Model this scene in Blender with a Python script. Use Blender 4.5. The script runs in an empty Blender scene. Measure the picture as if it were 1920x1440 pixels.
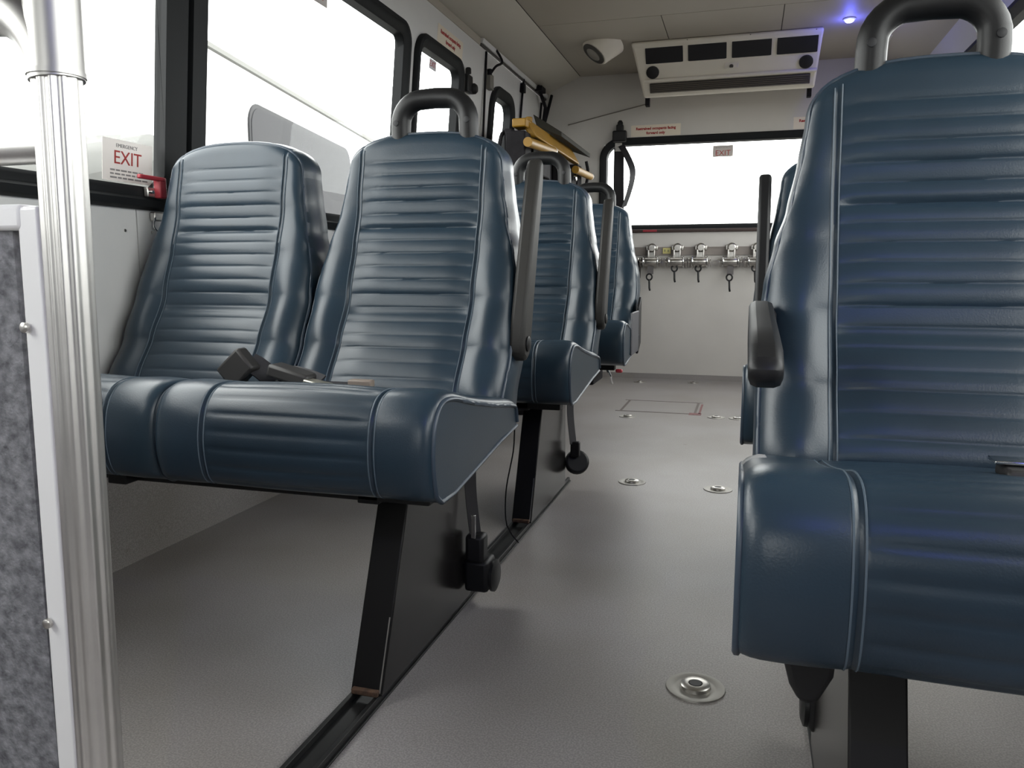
import bpy, math, random
from math import sin, cos, pi, sqrt, exp, radians
from mathutils import Vector, Matrix
random.seed(7)
S = bpy.context.scene
COL = S.collection

# ---------------------------------------------------------------- camera, sky, exposure
cam_d = bpy.data.cameras.new('camera')
cam_d.sensor_fit = 'HORIZONTAL'
cam_d.sensor_width = 36.0
cam_d.lens = 1480 / 1920 * 36.0
cam_d.clip_start = 0.02
cam = bpy.data.objects.new('camera', cam_d)
cam.location = (0, 0, 0.70)
cam.rotation_euler = (radians(90 - 8.0), 0, radians(16.4))
COL.objects.link(cam)
S.camera = cam

world = bpy.data.worlds.new('overcast')
world.use_nodes = True
bg = world.node_tree.nodes['Background']
bg.inputs[0].default_value = (1.0, 0.985, 0.96, 1)
bg.inputs[1].default_value = 8.5
S.world = world
S.view_settings.view_transform = 'Standard'
S.view_settings.look = 'None'
S.view_settings.gamma = 1
S.view_settings.use_curve_mapping = False
S.view_settings.exposure = 0.0
S.cycles.max_bounces = 10
S.cycles.diffuse_bounces = 6
S.cycles.glossy_bounces = 4
S.cycles.transparent_max_bounces = 12
S.cycles.use_denoising = True


def portal(loc, rot, sx, sy):
    """sky portal in a window opening: adds no light, only guides sampling of the sky"""
    l = bpy.data.lights.new('sky_portal', 'AREA')
    l.shape = 'RECTANGLE'
    l.size, l.size_y = sx, sy
    l.cycles.is_portal = True
    o = bpy.data.objects.new('sky_portal', l)
    o.location, o.rotation_euler = loc, rot
    COL.objects.link(o)


portal((-1.40, 1.25, 1.27), (0, radians(-90), 0), 0.78, 3.7)
portal((-1.37, 3.45, 1.27), (0, radians(-90), 0), 0.78, 0.5)
portal((0.98, 1.25, 1.27), (0, radians(90), 0), 0.78, 3.7)
portal((0.97, 4.1, 1.27), (0, radians(90), 0), 0.78, 1.6)
portal((-0.2, 5.33, 1.25), (radians(-90), 0, 0), 1.4, 0.52)
portal((-0.5, -2.23, 1.25), (radians(90), 0, 0), 1.1, 0.6)

# ---------------------------------------------------------------- materials
MATS = {}


def mat(name, col, rough=0.5, metal=0.0, coat=0.0, var=0.0, var_scale=8.0, bump=0.0, bump_scale=200.0,
        emit=None, emit_s=0.0, col2=None, spec=0.5):
    if name in MATS:
        return MATS[name]
    m = bpy.data.materials.new(name)
    m.use_nodes = True
    nt = m.node_tree
    b = nt.nodes['Principled BSDF']
    b.inputs['Base Color'].default_value = (*col, 1)
    b.inputs['Roughness'].default_value = rough
    b.inputs['Metallic'].default_value = metal
    b.inputs['Coat Weight'].default_value = coat
    b.inputs['Coat Roughness'].default_value = 0.12
    b.inputs['Specular IOR Level'].default_value = spec
    if emit:
        b.inputs['Emission Color'].default_value = (*emit, 1)
        b.inputs['Emission Strength'].default_value = emit_s
    tc = nt.nodes.new('ShaderNodeTexCoord')
    if var > 0:
        n = nt.nodes.new('ShaderNodeTexNoise')
        n.inputs['Scale'].default_value = var_scale
        n.inputs['Detail'].default_value = 5
        nt.links.new(tc.outputs['Object'], n.inputs['Vector'])
        r = nt.nodes.new('ShaderNodeValToRGB')
        r.color_ramp.elements[0].position = 0.3
        r.color_ramp.elements[1].position = 0.7
        c2 = col2 or tuple(min(1, c * (1 + var)) for c in col)
        c1 = tuple(c * (1 - var) for c in col) if not col2 else col
        r.color_ramp.elements[0].color = (*c1, 1)
        r.color_ramp.elements[1].color = (*c2, 1)
        nt.links.new(n.outputs['Fac'], r.inputs['Fac'])
        nt.links.new(r.outputs['Color'], b.inputs['Base Color'])
    if bump > 0:
        n = nt.nodes.new('ShaderNodeTexNoise')
        n.inputs['Scale'].default_value = bump_scale
        n.inputs['Detail'].default_value = 3
        nt.links.new(tc.outputs['Object'], n.inputs['Vector'])
        bp = nt.nodes.new('ShaderNodeBump')
        bp.inputs['Strength'].default_value = bump
        bp.inputs['Distance'].default_value = 0.002
        nt.links.new(n.outputs['Fac'], bp.inputs['Height'])
        nt.links.new(bp.outputs['Normal'], b.inputs['Normal'])
    MATS[name] = m
    return m


def glass_mat(name, tint=(0.95, 0.97, 0.97), gloss=0.06):
    m = bpy.data.materials.new(name)
    m.use_nodes = True
    nt = m.node_tree
    nt.nodes.remove(nt.nodes['Principled BSDF'])
    out = nt.nodes['Material Output']
    t = nt.nodes.new('ShaderNodeBsdfTransparent')
    t.inputs[0].default_value = (*tint, 1)
    g = nt.nodes.new('ShaderNodeBsdfGlossy')
    g.inputs['Roughness'].default_value = 0.02
    lw = nt.nodes.new('ShaderNodeLayerWeight')
    pw = nt.nodes.new('ShaderNodeMath')
    pw.operation = 'POWER'
    pw.inputs[1].default_value = 5.0
    nt.links.new(lw.outputs['Facing'], pw.inputs[0])
    f = nt.nodes.new('ShaderNodeMath')
    f.operation = 'MULTIPLY_ADD'
    f.inputs[1].default_value = 0.25
    f.inputs[2].default_value = 0.006
    nt.links.new(pw.outputs[0], f.inputs[0])
    mx = nt.nodes.new('ShaderNodeMixShader')
    nt.links.new(f.outputs[0], mx.inputs[0])
    nt.links.new(t.outputs[0], mx.inputs[1])
    nt.links.new(g.outputs[0], mx.inputs[2])
    nt.links.new(mx.outputs[0], out.inputs['Surface'])
    return m


VINYL = mat('navy_vinyl', (0.0165, 0.0305, 0.0455), 0.33, spec=0.40, var=0.18, var_scale=5, bump=0.10, bump_scale=420)
WELT = mat('navy_welt', (0.030, 0.046, 0.068), 0.40)
THREAD = mat('seam_thread', (0.06, 0.085, 0.11), 0.55)
WORN = mat('worn_vinyl', (0.22, 0.22, 0.22), 0.7, var=0.35, var_scale=60)
BLACK = mat('black_plastic', (0.010, 0.010, 0.011), 0.45, spec=0.3, bump=0.05, bump_scale=500)
RUBBER = mat('black_frame', (0.009, 0.010, 0.011), 0.6, spec=0.2)
HANDLE = mat('charcoal_plastic', (0.008, 0.008, 0.0085), 0.42, spec=0.3, bump=0.06, bump_scale=600)
ARMLIT = mat('armrest_lit_plastic', (0.022, 0.0205, 0.019), 0.55, spec=0.3, bump=0.06, bump_scale=500)  # left armrests: light falling on them put into a lighter base colour
FLANGE = mat('flange_enamel', (0.006, 0.0055, 0.0055), 0.5, spec=0.25)
PEDESTAL = mat('black_enamel', (0.010, 0.009, 0.009), 0.22, coat=0.08, var=0.3, var_scale=12, spec=0.3)
RAIL = mat('black_rail', (0.010, 0.010, 0.010), 0.5)
RUST = mat('rust', (0.09, 0.05, 0.03), 0.9, var=0.5, var_scale=90)
ALU = mat('aluminium', (0.68, 0.665, 0.64), 0.36, metal=1.0, var=0.06, var_scale=20)
ALU_FIT = mat('cast_fitting', (0.42, 0.41, 0.395), 0.42, metal=1.0)
STEEL = mat('zinc_steel', (0.55, 0.53, 0.50), 0.32, metal=1.0, var=0.15, var_scale=30)
CHROME = mat('chrome', (0.75, 0.75, 0.74), 0.14, metal=1.0)
WALL = mat('wall_laminate', (0.63, 0.625, 0.62), 0.38, var=0.04, var_scale=3)
REAR = mat('rear_laminate', (0.56, 0.535, 0.505), 0.42, var=0.05, var_scale=3)
COVE = mat('cove_lit_panel', (0.52, 0.485, 0.42), 0.5)  # ceiling tone lightened to stand for window light on the coves
CEIL = mat('ceiling_panel', (0.37, 0.335, 0.28), 0.55, var=0.03, var_scale=2)
GAP = mat('joint_dark', (0.06, 0.055, 0.05), 0.8)
TRIMW = mat('white_trim', (0.78, 0.77, 0.76), 0.35)
CARPET = mat('grey_carpet', (0.105, 0.105, 0.112), 0.95, var=0.5, var_scale=110, col2=(0.26, 0.26, 0.27), bump=0.8, bump_scale=300, spec=0.1)
ACW = mat('cream_plastic', (0.74, 0.69, 0.60), 0.42, var=0.03)
GRILLE = mat('grille_dark', (0.05, 0.045, 0.04), 0.6)
VENT = mat('vent_black', (0.006, 0.006, 0.008), 0.5)
YELLOW = mat('safety_yellow', (0.27, 0.14, 0.006), 0.5, var=0.12)
DARKM = mat('dark_mechanism', (0.012, 0.011, 0.013), 0.75, spec=0.15, var=0.3, var_scale=20)
OLIVE = mat('lift_deck', (0.030, 0.028, 0.022), 0.75, spec=0.2, var=0.2)
RED = mat('red_plastic', (0.30, 0.018, 0.03), 0.4)
REDINK = mat('red_ink', (0.34, 0.025, 0.02), 0.6)
GREYINK = mat('grey_ink', (0.25, 0.24, 0.24), 0.6)
DECAL = mat('decal_white', (0.74, 0.66, 0.55), 0.5)
DECALW = mat('decal_bright', (0.75, 0.72, 0.70), 0.5)
YTAG = mat('yellow_tag', (0.62, 0.56, 0.22), 0.5)
WEB = mat('belt_webbing', (0.012, 0.011, 0.015), 0.6, bump=0.3, bump_scale=900)
WEBG = mat('grey_webbing', (0.13, 0.12, 0.12), 0.7)
BUCKLE = mat('buckle_shell', (0.025, 0.023, 0.022), 0.5)
TONGUE = mat('belt_tongue', (0.50, 0.48, 0.40), 0.3, metal=0.8)
LED = mat('blue_led', (0.3, 0.3, 0.9), 0.3, emit=(0.55, 0.55, 1.0), emit_s=9.0)
DOME = mat('dome_lens', (0.75, 0.75, 0.78), 0.25)
GLASS = glass_mat('window_glass')
mat('decal_shade', (.45, .42, .41), .5)  # white backing, greyed in colour as seen against the bright sky
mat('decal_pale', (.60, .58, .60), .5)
mat('decal_backlit', (.45, .41, .39), .5)  # colour lightened for daylight coming through from behind
BODY = mat('white_paint', (0.80, 0.80, 0.79), 0.35)
HOOD = mat('shaded_white_paint', (0.088, 0.088, 0.083), 0.6, spec=0.2)  # white bodywork in shade, the shade put into the base colour
NGLASS = mat('tinted_glass', (0.031, 0.031, 0.034), 0.7, spec=0.2)
NFRAME = mat('tinted_glass_edge', (0.020, 0.020, 0.022), 0.6, spec=0.2)
ASPHALT = mat('lot_asphalt', (0.12, 0.115, 0.105), 0.9, var=0.2, var_scale=2)


def floor_material():
    m = bpy.data.materials.new('speckled_vinyl')
    m.use_nodes = True
    nt = m.node_tree
    b = nt.nodes['Principled BSDF']
    b.inputs['Roughness'].default_value = 0.42
    tc = nt.nodes.new('ShaderNodeTexCoord')

    def noise(scale, detail, e0, e1, c0, c1):
        n = nt.nodes.new('ShaderNodeTexNoise')
        n.inputs['Scale'].default_value = scale
        n.inputs['Detail'].default_value = detail
        nt.links.new(tc.outputs['Object'], n.inputs['Vector'])
        r = nt.nodes.new('ShaderNodeValToRGB')
        r.color_ramp.elements[0].position, r.color_ramp.elements[1].position = e0, e1
        r.color_ramp.elements[0].color, r.color_ramp.elements[1].color = (*c0, 1), (*c1, 1)
        nt.links.new(n.outputs['Fac'], r.inputs['Fac'])
        return r.outputs['Color']
    speck = noise(330, 2, 0.40, 0.62, (0.238, 0.222, 0.219), (0.340, 0.317, 0.310))
    stain = noise(2.6, 6, 0.35, 0.62, (0.86, 0.84, 0.80), (1, 1, 1))
    spots = noise(17, 2, 0.16, 0.24, (0.55, 0.52, 0.48), (1, 1, 1))
    m1 = nt.nodes.new('ShaderNodeMixRGB')
    m1.blend_type = 'MULTIPLY'
    m1.inputs[0].default_value = 1
    m2 = nt.nodes.new('ShaderNodeMixRGB')
    m2.blend_type = 'MULTIPLY'
    m2.inputs[0].default_value = 1
    nt.links.new(speck, m1.inputs[1])
    nt.links.new(stain, m1.inputs[2])
    nt.links.new(m1.outputs[0], m2.inputs[1])
    nt.links.new(spots, m2.inputs[2])
    nt.links.new(m2.outputs[0], b.inputs['Base Color'])
    return m


FLOOR = floor_material()
for k in ('decal_bright', 'decal_backlit', 'decal_shade', 'decal_pale'):
    MATS[k].node_tree.nodes['Principled BSDF'].inputs['Transmission Weight'].default_value = 0.25
    MATS[k].node_tree.nodes['Principled BSDF'].inputs['Roughness'].default_value = 0.9


# ---------------------------------------------------------------- mesh helpers
class MB:
    """collects geometry for one mesh"""

    def __init__(self):
        self.v, self.f = [], []

    def add(self, vs, fs):
        n = len(self.v)
        self.v += [tuple(p) for p in vs]
        self.f += [tuple(i + n for i in f) for f in fs]
        return self

    def box(self, c, s, M=None):
        x, y, z = (k / 2 for k in s)
        vs = [Vector((a * x, b * y, d * z)) for d in (-1, 1) for b in (-1, 1) for a in (-1, 1)]
        if M is not None:
            vs = [M @ p for p in vs]
        vs = [p + Vector(c) for p in vs]
        return self.add(vs, [(0, 2, 3, 1), (4, 5, 7, 6), (0, 1, 5, 4), (2, 6, 7, 3), (0, 4, 6, 2), (1, 3, 7, 5)])

    def bx(self, x0, x1, y0, y1, z0, z1):
        return self.box(((x0 + x1) / 2, (y0 + y1) / 2, (z0 + z1) / 2), (x1 - x0, y1 - y0, z1 - z0))

    def hexa(self, p):  # 8 points, bottom ring then top ring
        return self.add(p, [(0, 3, 2, 1), (4, 5, 6, 7), (0, 1, 5, 4), (1, 2, 6, 5), (2, 3, 7, 6), (3, 0, 4, 7)])

    def tube(self, path, r, n=10, closed=False, ry=None, cap=True, up=None, flute=None):
        P = [Vector(p) for p in path]
        k = len(P)
        rings = []
        prev = Vector(up) if up else None
        for i in range(k):
            a = P[i - 1] if (i > 0 or closed) else P[i]
            b = P[(i + 1) % k] if (i < k - 1 or closed) else P[i]
            t = (b - a).normalized()
            if prev is None:
                prev = Vector((0, 0, 1)) if abs(t.z) < 0.9 else Vector((1, 0, 0))
            u = (prev - t * prev.dot(t)).normalized()
            w = t.cross(u)
            prev = u
            rr = r[i] if isinstance(r, (list, tuple)) else r
            ring = []
            for j in range(n):
                ang = 2 * pi * j / n
                q = rr + (flute[1] * cos(flute[0] * ang) if flute else 0)
                ring.append(P[i] + u * (cos(ang) * q) + w * (sin(ang) * (ry if ry else q)))
            rings.append(ring)
        vs = [p for ring in rings for p in ring]
        fs = []
        for i in range(k if closed else k - 1):
            i2 = (i + 1) % k
            for j in range(n):
                j2 = (j + 1) % n
                fs.append((i * n + j, i * n + j2, i2 * n + j2, i2 * n + j))
        if cap and not closed:
            fs.append(tuple(reversed(range(n))))
            fs.append(tuple((k - 1) * n + j for j in range(n)))
        return self.add(vs, fs)

    def lathe(self, prof, c=(0, 0, 0), M=None, n=24, sy=1.0):
        """prof: (radius, height) along local z"""
        vs, fs = [], []
        for r, z in prof:
            for j in range(n):
                a = 2 * pi * j / n
                p = Vector((r * cos(a), r * sin(a) * sy, z))
                if M is not None:
                    p = M @ p
                vs.append(p + Vector(c))
        k = len(prof)
        for i in range(k - 1):
            for j in range(n):
                j2 = (j + 1) % n
                fs.append((i * n + j, i * n + j2, (i + 1) * n + j2, (i + 1) * n + j))
        fs.append(tuple(reversed(range(n))))
        fs.append(tuple((k - 1) * n + j for j in range(n)))
        return self.add(vs, fs)

    def prism(self, poly, f0, f1):
        """poly: 2D points; f0/f1 map a 2D point to the two 3D end faces"""
        n = len(poly)
        vs = [f0(*p) for p in poly] + [f1(*p) for p in poly]
        fs = [tuple(reversed(range(n))), tuple(range(n, 2 * n))]
        fs += [(i, (i + 1) % n, n + (i + 1) % n, n + i) for i in range(n)]
        return self.add(vs, fs)

    def mesh(self, name, m, smooth=40):
        me = bpy.data.meshes.new(name)
        me.from_pydata(self.v, [], self.f)
        me.materials.append(m)
        me.validate()
        if smooth:
            me.polygons.foreach_set('use_smooth', [True] * len(me.polygons))
            me.set_sharp_from_angle(angle=radians(smooth))
        me.update()
        return me


def fixnormals(me):
    import bmesh
    b = bmesh.new()
    b.from_mesh(me)
    bmesh.ops.recalc_face_normals(b, faces=b.faces)
    b.to_mesh(me)
    b.free()


BASE = {}


def link(name, me, parent=None, bev=0.0, seg=2):
    o = bpy.data.objects.new(name, me)
    COL.objects.link(o)
    if parent is not None:
        o.parent = parent
    if bev:
        b = o.modifiers.new('bevel', 'BEVEL')
        b.width = bev
        b.segments = seg
        b.limit_method = 'ANGLE'
        b.angle_limit = radians(35)
    return o


def part(name, mb, m, parent=None, bev=0.0, smooth=40, seg=2, label=None):
    """world-space geometry; stored relative to the parent's base point"""
    off = BASE.get(parent.name, Vector()) if parent is not None else Vector()
    if off.length:
        mb.v = [(p[0] - off.x, p[1] - off.y, p[2] - off.z) for p in mb.v]
    me = mb.mesh(name, m, smooth)
    fixnormals(me)
    if smooth:
        me.set_sharp_from_angle(angle=radians(smooth))
    o = link(name, me, parent, bev, seg)
    BASE[o.name] = off
    if label:
        o['label'] = label
    return o


def thing(name, label, cat, loc, group=None):
    o = bpy.data.objects.new(name, None)
    o.empty_display_size = 0.05
    COL.objects.link(o)
    o.location = loc
    BASE[o.name] = Vector(loc)
    o['label'] = label
    o['category'] = cat
    if group:
        o['group'] = group
    return o


def tag(o, label, cat, group=None):
    o['label'], o['category'] = label, cat
    if group:
        o['group'] = group
    return o


def struct(name, mb=None, m=None, bev=0.0, smooth=40):
    if mb is None:
        o = bpy.data.objects.new(name, None)
        COL.objects.link(o)
        BASE[o.name] = Vector()
    else:
        o = part(name, mb, m, None, bev, smooth)
    o['kind'] = 'structure'
    return o


def lerp_tab(tab, x):
    if x <= tab[0][0]:
        return tab[0][1]
    for (a, u), (b, v) in zip(tab, tab[1:]):
        if x <= b:
            t = (x - a) / (b - a)
            t = t * t * (3 - 2 * t) * 0.5 + t * 0.5
            return u + (v - u) * t
    return tab[-1][1]


def catmull(pts, step):
    P = [Vector(p) for p in pts]
    P = [P[0] * 2 - P[1]] + P + [P[-1] * 2 - P[-2]]
    out = []
    for i in range(1, len(P) - 2):
        p0, p1, p2, p3 = P[i - 1:i + 3]
        n = max(1, int((p2 - p1).length / step))
        for k in range(n):
            t = k / n
            out.append(0.5 * ((2 * p1) + (p2 - p0) * t + (2 * p0 - 5 * p1 + 4 * p2 - p3) * t * t
                              + (3 * p1 - p0 - 3 * p2 + p3) * t ** 3))
    out.append(P[-2])
    return out


def rrect(a0, a1, b0, b1, r, n=6):
    out = []
    for cx, cy, s in ((a1 - r, b1 - r, 0), (a0 + r, b1 - r, 1), (a0 + r, b0 + r, 2), (a1 - r, b0 + r, 3)):
        for k in range(n + 1):
            t = (s + k / n) * pi / 2
            out.append((cx + r * cos(t), cy + r * sin(t)))
    return out


def ring(rect, r, profile, fmap, n=6):
    """closed moulding swept round a rounded rectangle; profile = (inset, depth) closed loop"""
    mb = MB()
    a0, a1, b0, b1 = rect
    loops = []
    for ins, dep in profile:
        pts = rrect(a0 + ins, a1 - ins, b0 + ins, b1 - ins, max(r - ins, 0.012), n)
        loops.append([fmap(p, q, dep) for p, q in pts])
    k, m = len(loops), len(loops[0])
    vs = [p for l in loops for p in l]
    fs = []
    for i in range(k):
        i2 = (i + 1) % k
        for j in range(m):
            j2 = (j + 1) % m
            fs.append((i * m + j, i * m + j2, i2 * m + j2, i2 * m + j))
    return mb.add(vs, fs)


def pane(rect, r, d0, d1, fmap):
    return MB().prism(rrect(*rect, r, 5), lambda a, b: fmap(a, b, d0), lambda a, b: fmap(a, b, d1))


def text(body, size, m, parent, M, name='lettering', extrude=0.0004, align='CENTER', shear=0.0, sx=1.0, bold=0.0):
    cu = bpy.data.curves.new('t', 'FONT')
    cu.body = body
    cu.size = size
    cu.align_x = align
    cu.align_y = 'CENTER'
    cu.extrude = extrude
    cu.shear = shear
    cu.resolution_u = 3
    cu.offset = bold
    to = bpy.data.objects.new('t', cu)
    COL.objects.link(to)
    dg = bpy.context.evaluated_depsgraph_get()
    me = bpy.data.meshes.new_from_object(to.evaluated_get(dg))
    bpy.data.objects.remove(to)
    bpy.data.curves.remove(cu)
    me.transform(M @ Matrix.Diagonal((sx, 1, 1, 1)))
    off = BASE.get(parent.name, Vector()) if parent is not None else Vector()
    me.transform(Matrix.Translation(-off))
    me.materials.clear()
    me.materials.append(m)
    me.name = name
    return link(name, me, parent)


# ---------------------------------------------------------------- room shell
Y0, Y1 = -2.20, 5.30
ZH, ZC = 1.87, 1.97


def XL(z):
    return -1.42 if z <= 0.855 else -1.42 + 0.09 * (z - 0.855) / (ZH - 0.855)


def XR(z):
    return -0.427 - XL(z)


def mapL(y, z, d):
    return Vector((XL(z) + d, y, z))


def mapR(y, z, d):
    return Vector((XR(z) - d, y, z))


def mapB(x, z, d):
    return Vector((x, Y1 - d, z))


def side_patch(mb, y0, y1, z0, z1, side, d0=0.0, d1=-0.035):
    f = mapL if side == 'L' else mapR
    for a, b in ([(z0, z1)] if z1 <= 0.855 or z0 >= 0.855 else [(z0, 0.855), (0.855, z1)]):
        mb.hexa([f(y0, a, d1), f(y1, a, d1), f(y1, a, d0), f(y0, a, d0),
                 f(y0, b, d1), f(y1, b, d1), f(y1, b, d0), f(y0, b, d0)])


# floor
fl = struct('floor', MB().bx(-1.46, 1.03, Y0, Y1 + .04, -0.05, 0.0), FLOOR)

# left wall: backing above the belt, two laminate panels below
zb, zt = 0.885, 1.66
wl = MB()
side_patch(wl, Y0, -0.57, zb, zt, 'L')
side_patch(wl, 3.07, 3.20, zb, zt, 'L')
side_patch(wl, 3.70, 4.05, zb, zt, 'L')
side_patch(wl, 5.20, Y1, zb, zt, 'L')
side_patch(wl, Y0, 4.05, zt, ZH, 'L')
side_patch(wl, 5.20, Y1, zt, ZH, 'L')
side_patch(wl, 4.05, 5.20, 1.852, ZH, 'L')
side_patch(wl, Y0, 4.05, 0.0, zb, 'L', -0.006)
side_patch(wl, 5.20, Y1, 0.0, zb, 'L', -0.006)
wall_l = struct('wall_left', wl, WALL)
for a, b in ((Y0, 1.608), (1.612, 2.70), (2.704, 4.05)):
    m_ = MB()
    side_patch(m_, a, b, 0.0, zb, 'L', 0.0, -0.006)
    part('wall_panel', m_, WALL, wall_l)
m_ = MB()
for y in (0.3, 0.9, 1.57, 1.66, 2.25, 2.66, 2.75, 3.3, 3.9):
    for z in (0.25, 0.55, 0.80):
        m_.lathe([(0.004, 0), (0.0035, 0.002)], mapL(y, z, 0), Matrix.Rotation(pi / 2, 3, 'Y'), n=8)
o = part('rivet', m_, STEEL, wall_l)
o['kind'] = 'stuff'

# right wall
wr = MB()
side_patch(wr, Y0, -0.57, zb, zt, 'R')
side_patch(wr, 3.07, 3.23, zb, zt, 'R')
side_patch(wr, 4.97, Y1, zb, zt, 'R')
side_patch(wr, Y0, Y1, zt, ZH, 'R')
side_patch(wr, Y0, Y1, 0.0, zb, 'R')
struct('wall_right', wr, WALL)

# rear wall with window opening
rx0, rx1, rz0, rz1 = -0.925, 0.530, 1.000, 1.535
wb = MB()
wb.bx(-1.46, rx0, Y1, Y1 + .04, 0, ZC + .04).bx(rx1, 1.03, Y1, Y1 + .04, 0, ZC + .04)
wb.bx(rx0, rx1, Y1, Y1 + .04, 0, rz0).bx(rx0, rx1, Y1, Y1 + .04, rz1, ZC + .04)
wall_r = struct('wall_rear', wb, REAR)
# unseen front bulkhead behind the photographer, darkened, windscreen opening shrunk to cut front light
wf = MB()
wf.bx(-1.46, -1.05, Y0 - .04, Y0, 0, ZC + .04).bx(0.05, 1.03, Y0 - .04, Y0, 0, ZC + .04)
wf.bx(-1.05, 0.05, Y0 - .04, Y0, 0, 0.95).bx(-1.05, 0.05, Y0 - .04, Y0, 1.55, ZC + .04)
struct('wall_front', wf, mat('cab_plastic', (0.045, 0.045, 0.045), 0.6))

# ceiling: dark backing, separate panels, sloping coves
ce = struct('ceiling', MB().bx(-1.46, 1.03, Y0 - .04, Y1 + .04, ZC + 0.006, ZC + 0.05), GAP)
xa, xb = -1.09, 0.663
g = 0.0022


def cpanel(x0, x1, y0, y1):
    part('ceiling_panel', MB().bx(x0 + g, x1 - g, y0 + g, y1 - g, ZC, ZC + 0.006), CEIL, ce)


cpanel(xa, xb, Y0, 0.9)
cpanel(xa, xb, 0.9, 4.185)
cpanel(xa, -0.459, 4.185, Y1)
cpanel(-0.459, 0.125, 4.185, Y1)
cpanel(0.125, xb, 4.185, Y1)
for nm, xs, xw in (('ceiling_cove', xa - .003, XL(ZH)), ('ceiling_cove', xb + .003, XR(ZH))):
    sg = -1 if xw < xs else 1
    part(nm, MB().hexa([(xw + sg * .03, Y0, ZH), (xw + sg * .03, Y1, ZH), (xw, Y1, ZH), (xw, Y0, ZH),
                        (xs + sg * .03, Y0, ZC + .01), (xs + sg * .03, Y1, ZC + .01), (xs, Y1, ZC), (xs, Y0, ZC)]), COVE, ce)
# header trim along the left wall and its dark joint
t1 = MB()
t1.hexa([mapL(3.95, 1.845, 0), mapL(Y1, 1.845, 0), mapL(Y1, 1.845, .018), mapL(3.95, 1.845, .018),
         mapL(3.95, 1.868, 0), mapL(Y1, 1.868, 0), mapL(Y1, 1.868, .022), mapL(3.95, 1.868, .022)])
struct('trim_1', t1, WALL, bev=0.003)
struct('trim_2', MB().hexa([mapL(3.95, 1.834, 0), mapL(Y1, 1.834, 0), mapL(Y1, 1.834, .010), mapL(3.95, 1.834, .010),
                            mapL(3.95, 1.844, 0), mapL(Y1, 1.844, 0), mapL(Y1, 1.844, .012), mapL(3.95, 1.844, .012)]), GAP)
# cove seam strips above the left windows
struct('trim_3', MB().hexa([mapL(Y0, 1.835, 0), mapL(3.95, 1.835, 0), mapL(3.95, 1.835, .004), mapL(Y0, 1.835, .004),
                            mapL(Y0, 1.868, 0), mapL(3.95, 1.868, 0), mapL(3.95, 1.868, .006), mapL(Y0, 1.868, .006)]), CEIL)
for nm, f_ in (('baseboard_left', mapL), ('baseboard_right', mapR)):
    struct(nm, MB().hexa([f_(Y0, 0, .0), f_(4.04, 0, .0), f_(4.04, 0, .014), f_(Y0, 0, .014),
                          f_(Y0, .36, .0), f_(4.04, .36, .0), f_(4.04, .36, .004), f_(Y0, .36, .004)]), FLOOR)
struct('baseboard_rear', MB().bx(-1.41, 0.99, Y1 - .006, Y1, 0, .035), FLOOR)

# windows ---------------------------------------------------------
FR = [(0, 0), (0, 0.014), (0.006, 0.022), (0.022, 0.024), (0.030, 0.016), (0.046, 0.014), (0.054, 0.008), (0.056, -0.030), (0.030, -0.034)]


def side_window(idx, rect, fmap, mulls=(), r=0.085, fr=FR, w=0.054, mw=0.155):
    root = struct('window_%d' % idx)
    part('window_frame', ring(rect, r, fr, fmap, 8), RUBBER, root)
    a0, a1, b0, b1 = rect
    edges = [a0 + w] + [k for m_ in mulls for k in (m_ - mw / 2, m_ + mw / 2)] + [a1 - w]
    for m_ in mulls:
        mm = MB()
        zs = [b0 + w - .004, b1 - w + .004]
        prof = [(-mw / 2, -.028), (-mw / 2, .006), (-mw / 2 + .02, .014), (-.012, .016), (-.010, .004), (.004, .004), (.006, .018),
                (.042, .020), (.046, .010), (mw / 2 - .006, .010), (mw / 2, .004), (mw / 2, -.028)]
        mm.prism(prof, lambda p, q: fmap(m_ + p, zs[0], q), lambda p, q: fmap(m_ + p, zs[1], q))
        part('mullion', mm, RUBBER, root, smooth=30)
    for k in range(0, len(edges), 2):
        e0, e1 = edges[k], edges[k + 1]
        part('glass_pane', pane((e0 - .004, e1 + .004, b0 + w - .004, b1 - w + .004), .05, -.024, -.020, fmap), GLASS, root)
        # rounded inner gasket
        part('gasket', ring((e0 - .012, e1 + .012, b0 + w - .012, b1 - w + .012), .062,
                            [(0, -.019), (0, .004), (.010, .006), (.013, -.019)], fmap, 6), RUBBER, root)
    return root


side_window(1, (-0.60, 3.10, 0.853, 1.690), mapL, (0.45, 1.778))
side_window(2, (3.165, 3.735, 0.853, 1.700), mapL, (), r=0.10, mw=0)
side_window(3, (-0.60, 3.10, 0.853, 1.690), mapR, (0.45, 1.778))
side_window(4, (3.20, 5.00, 0.853, 1.690), mapR, (4.1,))
# rear window
FRB = [(0, 0), (0, 0.016), (0.008, 0.024), (0.03, 0.020), (0.045, 0.010), (0.050, -0.03), (0.02, -0.036)]
w5 = struct('window_5')
part('window_frame', ring((-0.955, 0.560, 0.966, 1.568), 0.13, FRB, mapB, 10), RUBBER, w5)
part('glass_pane', pane((-0.908, 0.513, 1.013, 1.521), .085, -.024, -.020, mapB), GLASS, w5)
part('window_sill', MB().bx(-0.95, 0.555, Y1 - .030, Y1, 0.962, 0.982), mat('sill_brown', (0.035, 0.018, 0.015), 0.5), w5, bev=.004)
part('red_mark', MB().bx(-.66, -.57, Y1 - .0315, Y1 - .0298, .966, .979), RED, w5)
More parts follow.
